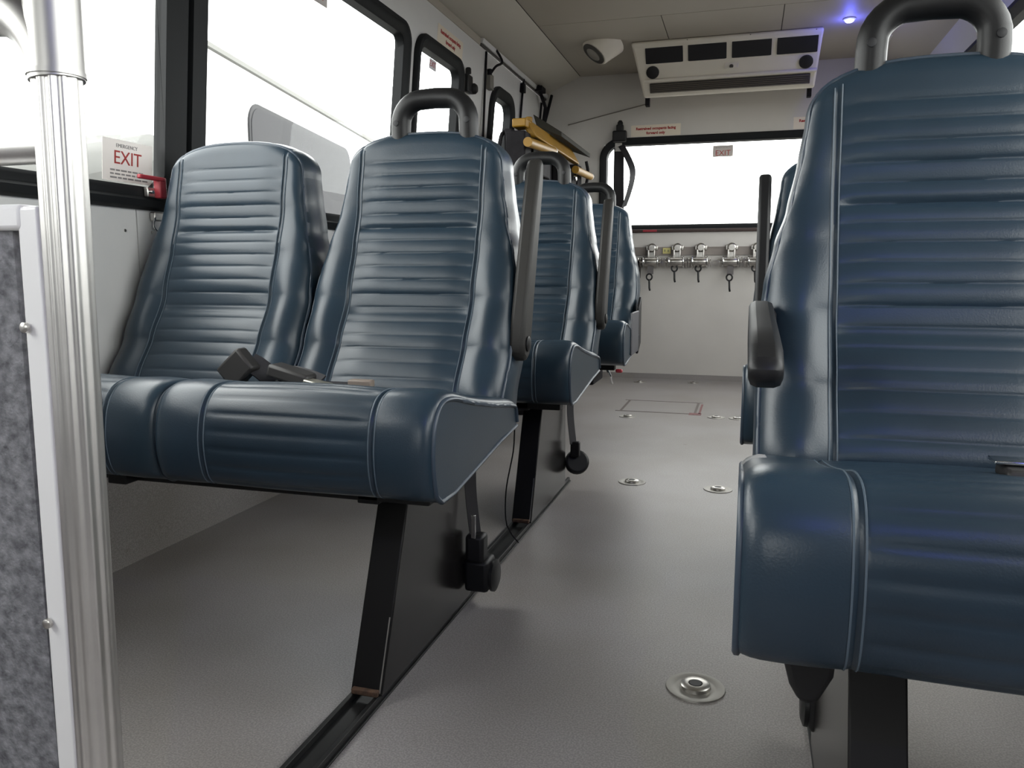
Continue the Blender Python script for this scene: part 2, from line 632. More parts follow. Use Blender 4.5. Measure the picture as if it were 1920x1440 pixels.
# windscreen
w6 = struct('window_6')
part('window_frame', ring((-1.08, 0.08, 0.92, 1.58), 0.10, [(0, 0), (0, .02), (.05, .02), (.05, -.03)],
                          lambda x, z, d: Vector((x, Y0 + d, z)), 6), RUBBER, w6)
part('glass_pane', pane((-1.03, 0.03, 0.97, 1.53), .06, -.024, -.020, lambda x, z, d: Vector((x, Y0 + d, z))), GLASS, w6)

# lift door, two leaves
d1 = struct('door_1')
lf = MB()
side_patch(lf, 4.056, 4.19, 0.02, 1.83, 'L', 0.004)
side_patch(lf, 4.54, 4.716, 0.02, 1.83, 'L', 0.004)
side_patch(lf, 4.19, 4.54, 0.02, 0.95, 'L', 0.004)
side_patch(lf, 4.19, 4.54, 1.66, 1.83, 'L', 0.004)
part('door_leaf', lf, WALL, d1)
part('window_frame', ring((4.155, 4.585, 0.90, 1.705), 0.13,
                          [(0, .004), (0, .02), (.01, .028), (.045, .024), (.058, .012), (.060, -.03), (.03, -.034)], mapL, 8), RUBBER, d1)
part('glass_pane', pane((4.212, 4.528, 0.957, 1.648), .08, -.024, -.020, mapL), GLASS, d1)
lf = MB()
side_patch(lf, 4.722, 5.194, 0.02, 1.83, 'L', 0.004)
part('door_leaf', lf, WALL, d1)
part('lock_rod', MB().tube([mapL(4.719, 1.25, .016), mapL(4.719, 1.83, .016)], .007, 8)
     .tube([mapL(4.735, 1.55, .014), mapL(4.735, 1.86, .014)], .004, 8)
     .box(mapL(4.719, 1.79, .014), (.028, .045, .05)), DARKM, d1)
part('door_edge', MB().hexa([mapL(4.044, .02, 0), mapL(4.058, .02, 0), mapL(4.058, .02, .008), mapL(4.044, .02, .008),
                             mapL(4.044, 1.83, 0), mapL(4.058, 1.83, 0), mapL(4.058, 1.83, .008), mapL(4.044, 1.83, .008)]), DARKM, d1)
part('door_edge', MB().hexa([mapL(5.185, .85, 0), mapL(5.205, .85, 0), mapL(5.205, .85, .012), mapL(5.185, .85, .012),
                             mapL(5.185, 1.80, 0), mapL(5.205, 1.80, 0), mapL(5.205, 1.80, .012), mapL(5.185, 1.80, .012)]), DARKM, d1)
hm = MB()
hm.tube([mapL(5.0, 1.86, .03), mapL(5.15, 1.76, .05), mapL(5.20, 1.62, .03)], .012, 8)
hm.tube([mapL(5.28, 1.86, .05), mapL(5.21, 1.74, .05), mapL(5.20, 1.62, .03)], .010, 8)
hm.box(mapL(5.05, 1.85, .03), (.05, .10, .03))
part('door_stay', hm, DARKM, d1)

# outside ground
struct('ground', MB().bx(-40, 40, -40, 60, -1.0, -0.9), ASPHALT)

# ---------------------------------------------------------------- bench seats
ZB0, HB = 0.40, 0.604
WTAB = [(.38, .234), (.46, .234), (.55, .234), (.63, .233), (.69, .227), (.745, .214), (.80, .198), (.86, .186), (.93, .177)]
YTAB = [(.38, -.035), (.46, .0), (.55, .060), (.65, .108), (.75, .143), (.85, .171), (.95, .189), (1.05, .200)]
WI = 0.142


def back_xs(w):
    c = [WI * 0.94 * k / 9 for k in range(10)]
    c += [WI - .005, WI - .0025, WI, WI + .0025, WI + .005]
    s0 = WI + .008
    c += [s0 + (w - s0) * sin(k / 11 * pi / 2) for k in range(12)]
    return [-x for x in reversed(c[1:])] + c


def back_off(x, z, w, ztop):
    ax = abs(x)
    t = 0.0
    d = max(0.0, min(w - ax, (ztop - z) * .9))
    r = .024
    if d < r:
        t -= .016 * (1 - sqrt(max(0, 1 - (1 - d / r) ** 2)))
    amp = lerp_tab([(.40, .010), (.50, .017), (.60, .021), (.70, .014), (.80, .005), (.95, .001)], z)
    if ax > WI:
        q = (ax - WI) / max(w - WI, .01)
        t += amp * sin(pi * min(q, 1)) ** 1.15
    bump = .008 * exp(-((z - .90) / .075) ** 2) + .010 * exp(-((z - .71) / .065) ** 2) + .014 * exp(-((z - .53) / .06) ** 2)
    side = max(0, 1 - max(0, ax - WI * .6) / (WI * .8))
    t += bump * side
    if ax < WI - .004:
        k = min(1, (WI - .004 - ax) / .012)
        if z < .955:
            ph = abs(sin(pi * z / .0285))
            t += k * (.0019 * (ph - 1) - .0011 * exp(-(ph / .22) ** 2))
        t -= k * (.0045 * exp(-((z - .797) / .007) ** 2) + .0035 * exp(-((z - .617) / .007) ** 2))
    t -= .0018 * exp(-((ax - WI) / .0030) ** 2)
    return t


def build_back():
    mb = MB()
    NR = 300
    rows = []
    for i in range(NR + 1):
        b = i / NR
        zedge = ZB0 + b * (HB - .085)
        w = lerp_tab(WTAB, zedge)
        row = []
        for x in back_xs(w):
            a = abs(x) / w
            top = ZB0 + HB - .085 * (1 - max(0.0, 1 - min(a, 1) ** 2.6) ** (1 / 2.6))
            z = ZB0 + b * (top - ZB0)
            y = lerp_tab(YTAB, z)
            dy = (lerp_tab(YTAB, z + .01) - lerp_tab(YTAB, z - .01)) / .02
            nrm = Vector((0, -1, dy)).normalized()
            row.append(Vector((x, y, z)) + nrm * back_off(x, z, w, top))
        rows.append(row)
    nc = len(rows[0])
    vs = [p for r_ in rows for p in r_]
    fs = []
    for i in range(NR):
        for j in range(nc - 1):
            fs.append((i * nc + j, i * nc + j + 1, (i + 1) * nc + j + 1, (i + 1) * nc + j))
    # edge loop -> boxing -> back panel
    edge = [(i, 0) for i in range(NR + 1)] + [(NR, j) for j in range(1, nc)] + [(i, nc - 1) for i in range(NR - 1, -1, -1)]
    E = [rows[i][j] for i, j in edge]
    ids = [i * nc + j for i, j in edge]
    cen = Vector((0, 0, .70))
    prev = ids
    for k, (dep, out) in enumerate(((.014, .004), (.050, .007), (.098, .004), (.115, -.006))):
        cur = []
        for p in E:
            th = 1.0 if p.z < .7 else 1.0 - .25 * (p.z - .7) / .3
            o2 = Vector((p.x, 0, max(0, p.z - .80) * 1.4))
            o2 = o2.normalized() if o2.length > 1e-4 else Vector((0, 0, 1))
            q = p + Vector((0, dep * th, -.01 * dep)) + o2 * out
            cur.append(len(vs))
            vs.append(q)
        for m_ in range(len(ids) - 1):
            fs.append((prev[m_], prev[m_ + 1], cur[m_ + 1], cur[m_]))
        prev = cur
    n = NR
    L = prev[:n + 1]
    R = list(reversed(prev[-(n + 1):]))
    T = prev[n:n + nc]
    for i in range(n):
        fs.append((L[i], R[i], R[i + 1], L[i + 1]))
    fs.append(tuple(T))
    mb.add(vs, fs)
    me = mb.mesh('backrest', VINYL, 50)
    fixnormals(me)
    # welt piping
    pm = MB().tube([p + Vector((0, -.001, 0)) for p in E[::2]], .0042, 6)
    pme = pm.mesh('piping', WELT, 60)
    fixnormals(pme)
    # twin seam lines
    seams = []
    jm = nc // 2
    for sgn in (-1, 1):
        for j in (10, 14):  # columns at WI-.005 and WI+.005
            sm = MB()
            col = jm + sgn * j
            pts = [rows[i][col] + Vector((0, -.0006, 0)) for i in range(4, NR - 6, 2)]
            sm.tube(pts, .0011, 5)
            me_s = sm.mesh('seam', THREAD, 60)
            seams.append(me_s)
    return me, pme, seams


CW, CWI = 0.243, 0.149
CPATH = catmull([(0, .062, .408), (0, .050, .442), (0, .015, .455), (0, -.10, .474), (0, -.22, .498), (0, -.31, .518), (0, -.365, .516), (0, -.396, .488), (0, -.408, .440),
                 (0, -.405, .395), (0, -.392, .366), (0, -.36, .352)], .0035)


def build_cushion():
    mb = MB()
    P = CPATH
    n = len(P)
    xs = [CWI * .94 * k / 8 for k in range(9)] + [CWI - .005, CWI - .0025, CWI, CWI + .0025, CWI + .005]
    xs += [CWI + .008 + (CW - CWI - .008) * sin(k / 9 * pi / 2) for k in range(10)]
    xs = [-x for x in reversed(xs[1:])] + xs
    nc = len(xs)
    vs, fs = [], []
    s = 0.0
    for i in range(n):
        t = (P[min(i + 1, n - 1)] - P[max(i - 1, 0)]).normalized()
        nrm = Vector((0, t.z, -t.y))
        if i:
            s += (P[i] - P[i - 1]).length
        fr = i / (n - 1)
        for x in xs:
            ax = abs(x)
            d = CW - ax
            off = 0.0
            if d < .020:
                off -= .012 * (1 - sqrt(max(0, 1 - (1 - d / .020) ** 2)))
            if ax > CWI:
                off += .003 * sin(pi * (ax - CWI) / (CW - CWI))
            else:
                k = min(1, (CWI - .004 - ax) / .014) if ax < CWI - .004 else 0
                if s > .05:
                    ph = abs(sin(pi * s / .0285))
                    off += k * (.0014 * (ph - 1) - .0012 * exp(-(ph / .22) ** 2))
                off += .004 * cos(ax / CWI * pi / 2)
            off -= .0022 * exp(-((ax - CWI) / .0028) ** 2)
            off *= min(1, (n - 1 - i) / 12)
            p = P[i] + nrm * off
            vs.append(Vector((x, p.y, p.z)))
    for i in range(n - 1):
        for j in range(nc - 1):
            fs.append((i * nc + j, i * nc + j + 1, (i + 1) * nc + j + 1, (i + 1) * nc + j))
    bot = [Vector((0, -.30, .352)), Vector((0, -.05, .385)), Vector((0, .06, .395))]
    bi = {}
    for sx in (0, nc - 1):
        x = xs[sx] * (.985)
        b = []
        for q in bot:
            b.append(len(vs))
            vs.append(Vector((x, q.y, q.z)))
        bi[sx] = b
        eds = [i * nc + sx for i in range(n)]
        fs.append(tuple(eds + b))
    a, b = bi[0], bi[nc - 1]
    fs += [((n - 1) * nc, (n - 1) * nc + nc - 1, b[0], a[0])] if False else []
    fs.append(tuple([(n - 1) * nc + j for j in range(nc)] + [b[0], a[0]]))
    fs += [(a[0], b[0], b[1], a[1]), (a[1], b[1], b[2], a[2])]
    fs.append(tuple([j for j in range(nc)] + [b[2], a[2]]))
    mb.add(vs, fs)
    me = mb.mesh('cushion', VINYL, 45)
    fixnormals(me)
    pme = []
    for sx in (0, nc - 1):
        pm = MB()
        E = [vs[i * nc + sx] for i in range(0, n, 2)] + [vs[k] for k in bi[sx]]
        pm.tube(E, .0042, 6)
        pme.append(pm.mesh('piping', WELT, 60))
        fixnormals(pme[-1])
    seams = []
    jm = nc // 2
    for sgn in (-1, 1):
        for j in (9, 13):
            sm = MB()
            sm.tube([vs[i * nc + jm + sgn * j] for i in range(6, n - 4, 2)], .0011, 5)
            seams.append(sm.mesh('seam', THREAD, 60))
    return me, pme, seams


BACK = build_back()
CUSH = build_cushion()


def handle_mesh():
    pts = [(-.079, .222, .93), (-.079, .214, 1.02)]
    for k in range(1, 8):
        a = pi - k / 8 * pi / 2
        pts.append((-.079 + .052 + .052 * cos(a), .214 + .004 * k / 8, 1.030 + .052 * sin(a)))
    pts += [(0, .219, 1.083)]
    full = pts + [(-x, y, z) for x, y, z in reversed(pts[:-1])]
    me = MB().tube(full, .022, 18, ry=.0215, up=(0, 1, 0)).mesh('grab_handle', HANDLE, 50)
    fixnormals(me)
    sm = MB()
    sm.lathe([(.0065, 0), (.0065, .004), (.0045, .0045)], (0, 0, 0), Matrix.Rotation(pi / 2, 3, 'X'), 12)
    me2 = sm.mesh('screw', VENT, 40)
    fixnormals(me2)
    return me, me2


def arm_mesh(m):
    """armrest along +z from its pivot at the origin"""
    side = [(-.020, -.030), (.006, -.036), (.026, -.020), (.030, .03), (.026, .12), (.024, .25), (.022, .36), (.010, .398), (-.006, .402),
            (-.018, .385), (-.026, .28), (-.030, .15), (-.034, .05), (-.032, -.01)]
    mb = MB().prism(side, lambda a, b: (-.016, a, b), lambda a, b: (.016, a, b))
    me = mb.mesh('armrest', m, 40)
    fixnormals(me)
    cap = MB().lathe([(.016, 0), (.016, .003), (.012, .005)], (0, 0, 0), Matrix.Rotation(pi / 2, 3, 'Y'), 16)
    me2 = cap.mesh('pivot_cap', BLACK, 40)
    fixnormals(me2)
    return me, me2


HND = handle_mesh()
ARM_LIT = arm_mesh(ARMLIT)
ARM_B = arm_mesh(BLACK)


def put(name, me, parent, loc=(0, 0, 0), rot=(0, 0, 0), bev=0.0, label=None):
    o = link(name, me, parent, bev)
    o.location, o.rotation_euler = loc, rot
    if label:
        o['label'] = label
    return o


def simple(mb, name, m, smooth=40):
    me = mb.mesh(name, m, smooth)
    fixnormals(me)
    return me


def bench(y, side, label, arm_deg=-17.3, arm=ARM_LIT, pedestal=True, group='double seats along the aisle', arm_z=.556, arm_y=.105, arm_x=.478):
    """double seat; base point at mid-bench on the floor, local +y to the rear"""
    sg = 1 if side == 'L' else -1            # aisle lies towards +x on the left side
    cx = -0.918 if side == 'L' else -0.427 + 0.918
    root = thing('bench_seat', label, 'bus seat', (cx, y, 0), group)
    for k, dx in enumerate((sg * .232, -sg * .246)):
        bk = put('backrest', BACK[0], root, (dx, 0, 0))
        put('piping', BACK[1], bk)
        for s_ in BACK[2]:
            put('seam', s_, bk)
        cu = put('cushion', CUSH[0], root, (sg * .2435 if k == 0 else -sg * .2445, 0, 0))
        for p_ in CUSH[1]:
            put('piping', p_, cu)
        for s_ in CUSH[2]:
            put('seam', s_, cu)
    h = put('grab_handle', HND[0], root, (sg * .252, 0, -.006))
    for sx in (-1, 1):
        put('screw', HND[1], h, (sx * .0815, .1945, 1.030))
    if arm:
        a = put('armrest', arm[0], root, (sg * arm_x, arm_y, arm_z), (radians(arm_deg), 0, 0), bev=.009)
        put('pivot_cap', arm[1], a, (.016, -.002, 0))
        if arm_deg < 0:
            put('pivot_cap', arm[1], a, (-.016, -.002, 0), (0, 0, pi))
    # steel pan under the cushions
    for k, fm in enumerate((MB().bx(-.44, .44, -.30, -.26, .325, .352), MB().bx(-.44, .44, .0, .04, .350, .385),
                            MB().bx(sg * .33 - .02, sg * .33 + .02, -.30, .05, .32, .352), MB().bx(-sg * .15 - .02, -sg * .15 + .02, -.33, .05, .325, .355))):
        put('frame_rail', simple(fm, 'frame_rail', BLACK), root, bev=.003)
    if pedestal:
        xo, xi = sg * .373, sg * .317       # aisle-side plate, outer edge of flange
        pm = MB()
        t = -sg * .004
        pm.hexa([(xo, -.352, .0145), (xo, .082, .0145), (xo + t, .082, .0145), (xo + t, -.352, .0145),
                 (xo, -.225, .33), (xo, .072, .36), (xo + t, .072, .36), (xo + t, -.225, .33)])
        ped = put('pedestal', simple(pm, 'pedestal', PEDESTAL), root)
        fl_ = MB().hexa([(xo, -.354, .0145), (xi, -.354, .0145), (xi, -.347, .0145), (xo, -.347, .0145),
                         (xo, -.227, .33), (xi, -.227, .33), (xi, -.220, .33), (xo, -.220, .33)])
        put('front_flange', simple(fl_, 'front_flange', FLANGE), ped, bev=.0025)
        bead = MB().tube([(xo - sg * .004, -.351, .018), (xo - sg * .004, -.229, .318)], .0022, 6)
        put('weld_edge', simple(bead, 'weld_edge', STEEL), ped, label='bare bright front edge of the pedestal')
        ru = MB().box(((xo + xi) / 2, -.356, .020), (.047, .010, .010))
        put('rusty_foot', simple(ru, 'rusty_foot', RUST), ped, bev=.002, label='rusty strip at the foot of the pedestal')
    return root


L1 = bench(1.45, 'L', 'double blue vinyl seat nearest the aluminium pole, with seat belt buckles lying on its cushions')
L2 = bench(2.39, 'L', 'second double blue seat from the aluminium pole, window side hidden by the seat ahead')
L3 = bench(3.33, 'L', 'double blue seat hardest to see, farthest back and next to the yellow lift', pedestal=False, arm=None)
R1 = bench(1.08, 'R', 'large close double blue seat with worn cushion corner and a lowered black armrest', arm_deg=93.5, arm=ARM_B, arm_z=.634, arm_y=.08, arm_x=.470)
R2 = bench(2.02, 'R', 'double blue seat with raised black armrest, mostly hidden behind the large close seat', arm=ARM_B, arm_z=.575, arm_x=.453)

# worn corner of the near right cushion
wm = MB().lathe([(.001, .006), (.010, .005), (.017, .001), (.018, -.003)], (0, 0, 0), None, 14, sy=.7)
put('worn_corner', simple(wm, 'worn_corner', WORN), R1, (-.474, -.045, .462), (radians(-8), radians(-28), 0), label='scuffed whitish worn corner of the cushion')
# flip mechanism under the rear left seat
fm = MB().bx(.06, .34, -.20, .02, .25, .35)
put('leg', simple(MB().bx(-.22, -.18, -.20, .02, .0, .35), 'leg', DARKM), L3, bev=.004)
put('flip_mechanism', simple(fm, 'flip_mechanism', DARKM), L3, bev=.006)
put('release_handle', simple(MB().tube([(.37, -.05, .30), (.385, -.05, .27), (.388, -.02, .235)], .006, 8), 'release_handle', CHROME), L3)
put('release_knob', simple(MB().box((.41, .02, .285), (.03, .02, .016)), 'release_knob', RED), L3, bev=.006)
sp = MB().hexa([(.478, .02, .36), (.490, .02, .36), (.490, .10, .40), (.478, .10, .40), (.478, .03, .56), (.490, .03, .56), (.490, .10, .60), (.478, .10, .60)])
put('side_plate', simple(sp, 'side_plate', BLACK), L3, bev=.004, label='black side plate of the folding seat')
put('side_cover', simple(MB().box((.489, -.10, .46), (.008, .20, .17)), 'side_cover', mat('side_cover_grey', (.06, .06, .07), .5)), L3, bev=.004, label='grey side cover of the cushion')

# seat belts: retractors and buckles ------------------------------
def strap_pts(mb, pts, w, t=.0016, side=(1, 0, 0)):
    P = catmull(pts, .012)
    a = Vector(side).normalized() * (w / 2)
    n = len(P)
    vs, fs = [], []
    for i, p in enumerate(P):
        tg = (P[min(i + 1, n - 1)] - P[max(i - 1, 0)]).normalized()
        nn = tg.cross(a).normalized() * (t / 2)
        vs += [p - a - nn, p + a - nn, p + a + nn, p - a + nn]
    for i in range(n - 1):
        for j in range(4):
            j2 = (j + 1) % 4
            fs.append((i * 4 + j, i * 4 + j2, (i + 1) * 4 + j2, (i + 1) * 4 + j))
    fs += [(0, 3, 2, 1), tuple((n - 1) * 4 + j for j in range(4))]
    mb.add(vs, fs)
    return mb


def retractor(y, side, label, round_=False):
    sg = 1 if side == 'L' else -1
    x0 = -.547 if side == 'L' else -.427 + .547 + .050
    t = thing('belt_retractor', label, 'seat belt', (x0 + sg * .03, y, 0.04), 'belt retractors beside the pedestals')
    if round_:
        part('housing', MB().lathe([(.036, -.014), (.040, -.008), (.040, .008), (.036, .014)], (x0 + sg * .036, y + .02, .085),
                                   Matrix.Rotation(radians(62), 3, 'X') @ Matrix.Rotation(radians(18 * sg), 3, 'Y'), 22)
             .box((x0 + sg * .034, y + .004, .132), (.030, .022, .05)), BLACK, t, bev=.004)
    else:
        part('housing', MB().box((x0 + sg * .032, y + .01, .075), (.052, .060, .068)).box((x0 + sg * .030, y - .004, .135), (.040, .040, .06)), BLACK, t, bev=.008)
        part('spool_cap', MB().lathe([(.034, 0), (.034, .006), (.024, .010)], (x0 + sg * .058, y + .02, .068), Matrix.Rotation(sg * pi / 2, 3, 'Y'), 20), BLACK, t)
        part('clip', MB().box((x0 + sg * .030, y - .024, .185), (.010, .004, .05)), CHROME, t, bev=.001, label='bright metal clip')
    mb = MB()
    strap_pts(mb, [(x0 + sg * .028, y - .002, .15), (x0 + sg * .018, y - .004, .25), (x0 + sg * .02, y - .01, .345)], .030, side=(.5, .86, 0))
    part('webbing', mb, WEB, t)
    return t


retractor(1.50, 'L', 'boxy black belt retractor at the foot of the seat nearest the pole')
retractor(2.47, 'L', 'round black belt retractor hanging beside the second left pedestal', True)
retractor(1.155, 'R', 'black belt retractor beside the pedestal of the large close seat')
# black plastic guard under the near right cushion
t = thing('belt_guide', 'black rounded belt guide under the cushion of the large close seat', 'seat belt', (.075, .80, .32))
part('guide_body', MB().prism([(-.030, .366), (.032, .366), (.028, .312), (.014, .283), (-.002, .283), (-.012, .300)],
                              lambda a, b: (.068 + a, .770, b), lambda a, b: (.068 + a, .82, b)), BLACK, t, bev=.006)

cbz = .478
t = thing('seat_belt', 'black belt buckle standing up between the two nearest left cushions', 'seat belt', (-1.02, 1.40, .47))
part('buckle', MB().box((-.985, 1.375, .508), (.070, .034, .056), Matrix.Rotation(radians(-42), 3, 'Y')), BUCKLE, t, bev=.006)
mb = MB()
strap_pts(mb, [(-.965, 1.385, .520), (-.938, 1.395, .500), (-.930, 1.42, .455)], .050, .003, side=(0, .8, .6))
part('webbing', mb, WEB, t)
t = thing('seat_belt', 'folded black belt with pale metal tongue lying against the aisle backrest', 'seat belt', (-.85, 1.37, .48))
mb = MB()
strap_pts(mb, [(-.905, 1.41, .470), (-.872, 1.36, .500), (-.82, 1.345, .496), (-.785, 1.34, .487)], .055, .004, side=(.2, .8, .5))
part('webbing', mb, WEB, t)
part('buckle', MB().box((-.842, 1.345, .503), (.090, .048, .026), Matrix.Rotation(radians(14), 3, 'Y')), BUCKLE, t, bev=.006)
part('tongue', MB().box((-.778, 1.330, .490), (.050, .030, .010), Matrix.Rotation(radians(10), 3, 'Y')), TONGUE, t, bev=.002, label='pale metal tongue')
part('tip', MB().box((-.700, 1.355, .491), (.048, .022, .014)), mat('tan_tip', (.20, .16, .13), .6), t, bev=.003)
part('lap_webbing', strap_pts(MB(), [(-.80, 1.345, .489), (-.75, 1.35, .488), (-.71, 1.36, .487)], .03, .003, side=(0, 1, .1)), WEB, t)
t = thing('seat_belt', 'black belt end with metal tongue on the large close seat', 'seat belt', (.30, 1.0, .48))
part('tongue', MB().box((.315, .985, .492), (.085, .030, .004)), CHROME, t, bev=.001)
part('buckle', MB().box((.340, .975, .480), (.12, .05, .016)), BUCKLE, t, bev=.005)

# loose wire hanging behind the near left bench
wire = MB().tube(catmull([(-.50, 1.72, .345), (-.515, 1.76, .28), (-.545, 1.80, .17), (-.555, 1.84, .07), (-.53, 1.86, .02)], .02), .0018, 6)
tag(part('hanging_wire', wire, DARKM), 'thin dark wire hanging beside the second left pedestal', 'wire')

# floor rails
for sg, x0, lab, y0, y1 in ((1, -.575, 'black floor rail running under the left seats along the aisle', .35, 2.56),
                            (-1, .148, 'black floor rail under the right seats, mostly hidden', .30, 2.2)):
    t = thing('seat_rail', lab, 'rail', (x0, y0, 0))
    part('base_strip', MB().bx(x0 - .030, x0 + .030, y0, y1, 0, .004), RAIL, t, bev=.001)
    part('raised_web', MB().bx(x0 - .026, x0 - .018, y0, y1, .004, .014).bx(x0 + .018, x0 + .026, y0, y1, .004, .014), RAIL, t, bev=.001)

# ---------------------------------------------------------------- modesty panel and pole
t = thing('modesty_panel', 'grey carpeted partition with white edge trim beside the aluminium pole', 'partition', (-.98, .53, 0))
part('carpet_face', MB().bx(-1.40, -.588, .524, .536, .02, .737), CARPET, t)
part('edge_trim', MB().hexa([(-.588, .520, .02), (-.562, .516, .02), (-.562, .544, .02), (-.588, .540, .02),
                             (-.578, .520, .754), (-.552, .516, .754), (-.552, .544, .754), (-.578, .540, .754)]), TRIMW, t, bev=.003)
part('top_trim', MB().bx(-1.40, -.572, .518, .542, .735, .756), TRIMW, t, bev=.004)
for z in (.655, .395):
    part('bolt', MB().lathe([(.0045, 0), (.0045, .003), (.003, .004)], (-.5735 - (.7 - z) * .012, .517, z), Matrix.Rotation(pi / 2, 3, 'X'), 10), STEEL, t)
t = thing('stanchion', 'fluted aluminium grab pole with elbow and side rails at the partition', 'pole', (-.546, .53, 0))
part('pole', MB().tube([(-.550, .53, 0), (-.535, .53, .90)], .0182, 96, flute=(12, .0008)), ALU, t, smooth=60)
ell = [(-.537, .53, .858)]
part('elbow', MB().tube([(-.5355, .53, .855), (-.5340, .53, .975)], .0208, 28)
     .tube([*[(-.5355 - .060 + .060 * cos(a_), .53, .852 + .060 * sin(a_)) for a_ in [radians(9 * k_) for k_ in range(11)]], (-.61, .53, .912)], .0207, 24)
     .lathe([(.0218, -.002), (.0218, .002)], (-.5358, .53, .857), None, 28), ALU_FIT, t, smooth=50)
part('upper_pole', MB().tube([(-.5340, .53, .97), (-.525, .53, 1.968)], .0182, 96, flute=(12, .0008)), ALU, t, smooth=60)
part('ceiling_flange', MB().lathe([(.045, 0), (.045, -.006), (.026, -.012)], (-.525, .53, ZC), None, 28), ALU_FIT, t)
part('top_rail', MB().tube([(-.575, .53, .912), (-1.38, .53, .912)], .0178, 24), ALU, t)
part('lower_rail', MB().tube([(-.545, .53, .802), (-1.38, .53, .802)], .0135, 24), ALU, t)
part('floor_flange', MB().lathe([(.045, 0), (.045, .006), (.026, .012)], (-.550, .53, 0), None, 28), ALU_FIT, t)
for k in range(2):
    part('set_screw', MB().lathe([(.003, 0), (.003, .003)], (-.567 + k * .006, .5105, .917), Matrix.Rotation(pi / 2, 3, 'X'), 8), BLACK, t)

# ---------------------------------------------------------------- air conditioner
A0, A1 = Vector((0, 4.60, 1.968)), Vector((0, 4.79, 1.728))
axx0, axx1 = -.667, .338
nF = Vector((0, -(A0.z - A1.z), -(A1.y - A0.y))).normalized()


def fas(x, f, d=0.0):
    p = A0.lerp(A1, f) + nF * d
    return Vector((x, p.y, p.z))


t = thing('air_conditioner', 'cream overhead air conditioner with four black vents under the ceiling', 'air conditioner', (-.165, 4.95, 1.70))
prof = [(4.60, 1.969), (4.605, 1.945)] + [(A0.lerp(A1, k).y, A0.lerp(A1, k).z) for k in (.2, .5, .68)]
prof += [(A0.lerp(A1, k).y, A0.lerp(A1, k).z) for k in (.85, .97)]
prof += [(4.80, 1.714), (4.825, 1.712), (4.86, 1.722), (Y1 - .002, 1.845), (Y1 - .002, 1.969)]


def acx(sx, y, z):
    k = (1.97 - z) / .27
    return (axx0 + .055 * k, y, z) if sx < 0 else (axx1 - .022 * k, y, z)


part('casing', MB().prism(prof, lambda a, b: acx(-1, a, b), lambda a, b: acx(1, a, b)), ACW, t, bev=.012, seg=3)
vw = (axx1 - axx0)
for k in range(4):
    xa_ = -.590 + k * .233
    rect = rrect(xa_, xa_ + .205, .12, .42, .010, 3)
    part('air_vent', MB().prism(rect, lambda a, b: fas(a, b, -.004), lambda a, b: fas(a, b, .006)), VENT, t)
    lv = MB()
    for j in range(3):
        f0 = .18 + j * .085
        lv.box(fas(xa_ + .1025, f0, .007), (.185, .003, .004))
for x in (-.555, .262):
    part('knob', MB().lathe([(.036, 0), (.036, .008), (.028, .011)], fas(x, .585, .0), nF.to_track_quat('Z', 'X').to_matrix(), 22), VENT, t)
part('latch', MB().box(fas(-.125, .56, .004), (.075, .012, .030)), ACW, t, bev=.003)
part('latch_button', MB().lathe([(.011, 0), (.010, .006)], fas(-.125, .56, .010), nF.to_track_quat('Z', 'X').to_matrix(), 14), GRILLE, t)
gr_ = MB()
gx0, gx1 = -.575, .290
part('return_grille', MB().prism([(gx0, .80), (gx1, .80), (gx1, .985), (gx0, .985)], lambda a, b: fas(a, b, -.012), lambda a, b: fas(a, b, .010)), GRILLE, t, bev=.003)
for j in range(5):
    part('louver', MB().box(fas((gx0 + gx1) / 2, .82 + j * .035, .012), (gx1 - gx0 - .01, .004, .0035)), mat('louver_brown', (.12, .10, .08), .6), t)
part('lip', MB().tube([fas(gx0 - .03, .745, .004), fas(gx1 + .03, .745, .004)], .011, 10), ACW, t)
for x in (-.61, .30):
    part('mounting_bracket', MB().bx(x - .012, x + .012, 4.93, 4.98, 1.690, 1.765), DARKM, t, bev=.003)
for k in range(3):
    part('screw', MB().lathe([(.006, 0), (.004, .004)], fas(-.36 + k * .33, .035, 0), Matrix.Rotation(radians(60), 3, 'X'), 8), GRILLE, t)

# drain hose along the rear wall
tag(part('drain_hose', MB().tube([(-1.17, Y1 - .008, 1.669), (-.90, Y1 - .008, 1.725), (-.66, Y1 - .010, 1.772)], .0035, 8), mat('hose_grey', (.20, .18, .16), .7)),
    'thin dark line rising along the rear wall to the air conditioner', 'hose')

# ---------------------------------------------------------------- ceiling fittings
def dome(x, y, label, lit):
    t = thing('ceiling_light', label, 'ceiling light', (x, y, ZC), 'small round ceiling lights')
    part('bezel', MB().lathe([(.030, -.001), (.030, -.006), (.024, -.010)], (x, y, ZC), None, 20), TRIMW, t)
    part('lens', MB().lathe([(.022, -.009), (.021, -.014), (.014, -.019), (.004, -.021)], (x, y, ZC), None, 20), LED if lit else DOME, t)
    if lit:
        l = bpy.data.lights.new('led_glow', 'POINT' if lit == 1 else 'SPOT')
        l.energy = 1.1 if lit == 1 else 12.0
        if lit == 2:
            l.spot_size = radians(130)
        l.color = (0.10, 0.12, 1.0)
        l.shadow_soft_size = .02
        o = bpy.data.objects.new('led_glow', l)
        o.location = (x, y, ZC - .055)
        COL.objects.link(o)
    return t


dome(.447, 4.50, 'glowing blue white ceiling light right of the air conditioner', 1)
dome(.447, -.75, 'glowing blue ceiling light above the front of the aisle', 2)
t = thing('ceiling_light', 'unlit pale square ceiling light seen through the close seat handle', 'ceiling light', (.62, 4.9, ZC), 'small round ceiling lights')
part('housing', MB().box((.62, 4.90, ZC - .008), (.16, .16, .015)), TRIMW, t, bev=.006)
part('lens', MB().lathe([(.03, 0), (.028, -.012), (.010, -.018)], (.62, 4.90, ZC - .015), None, 16), DOME, t)
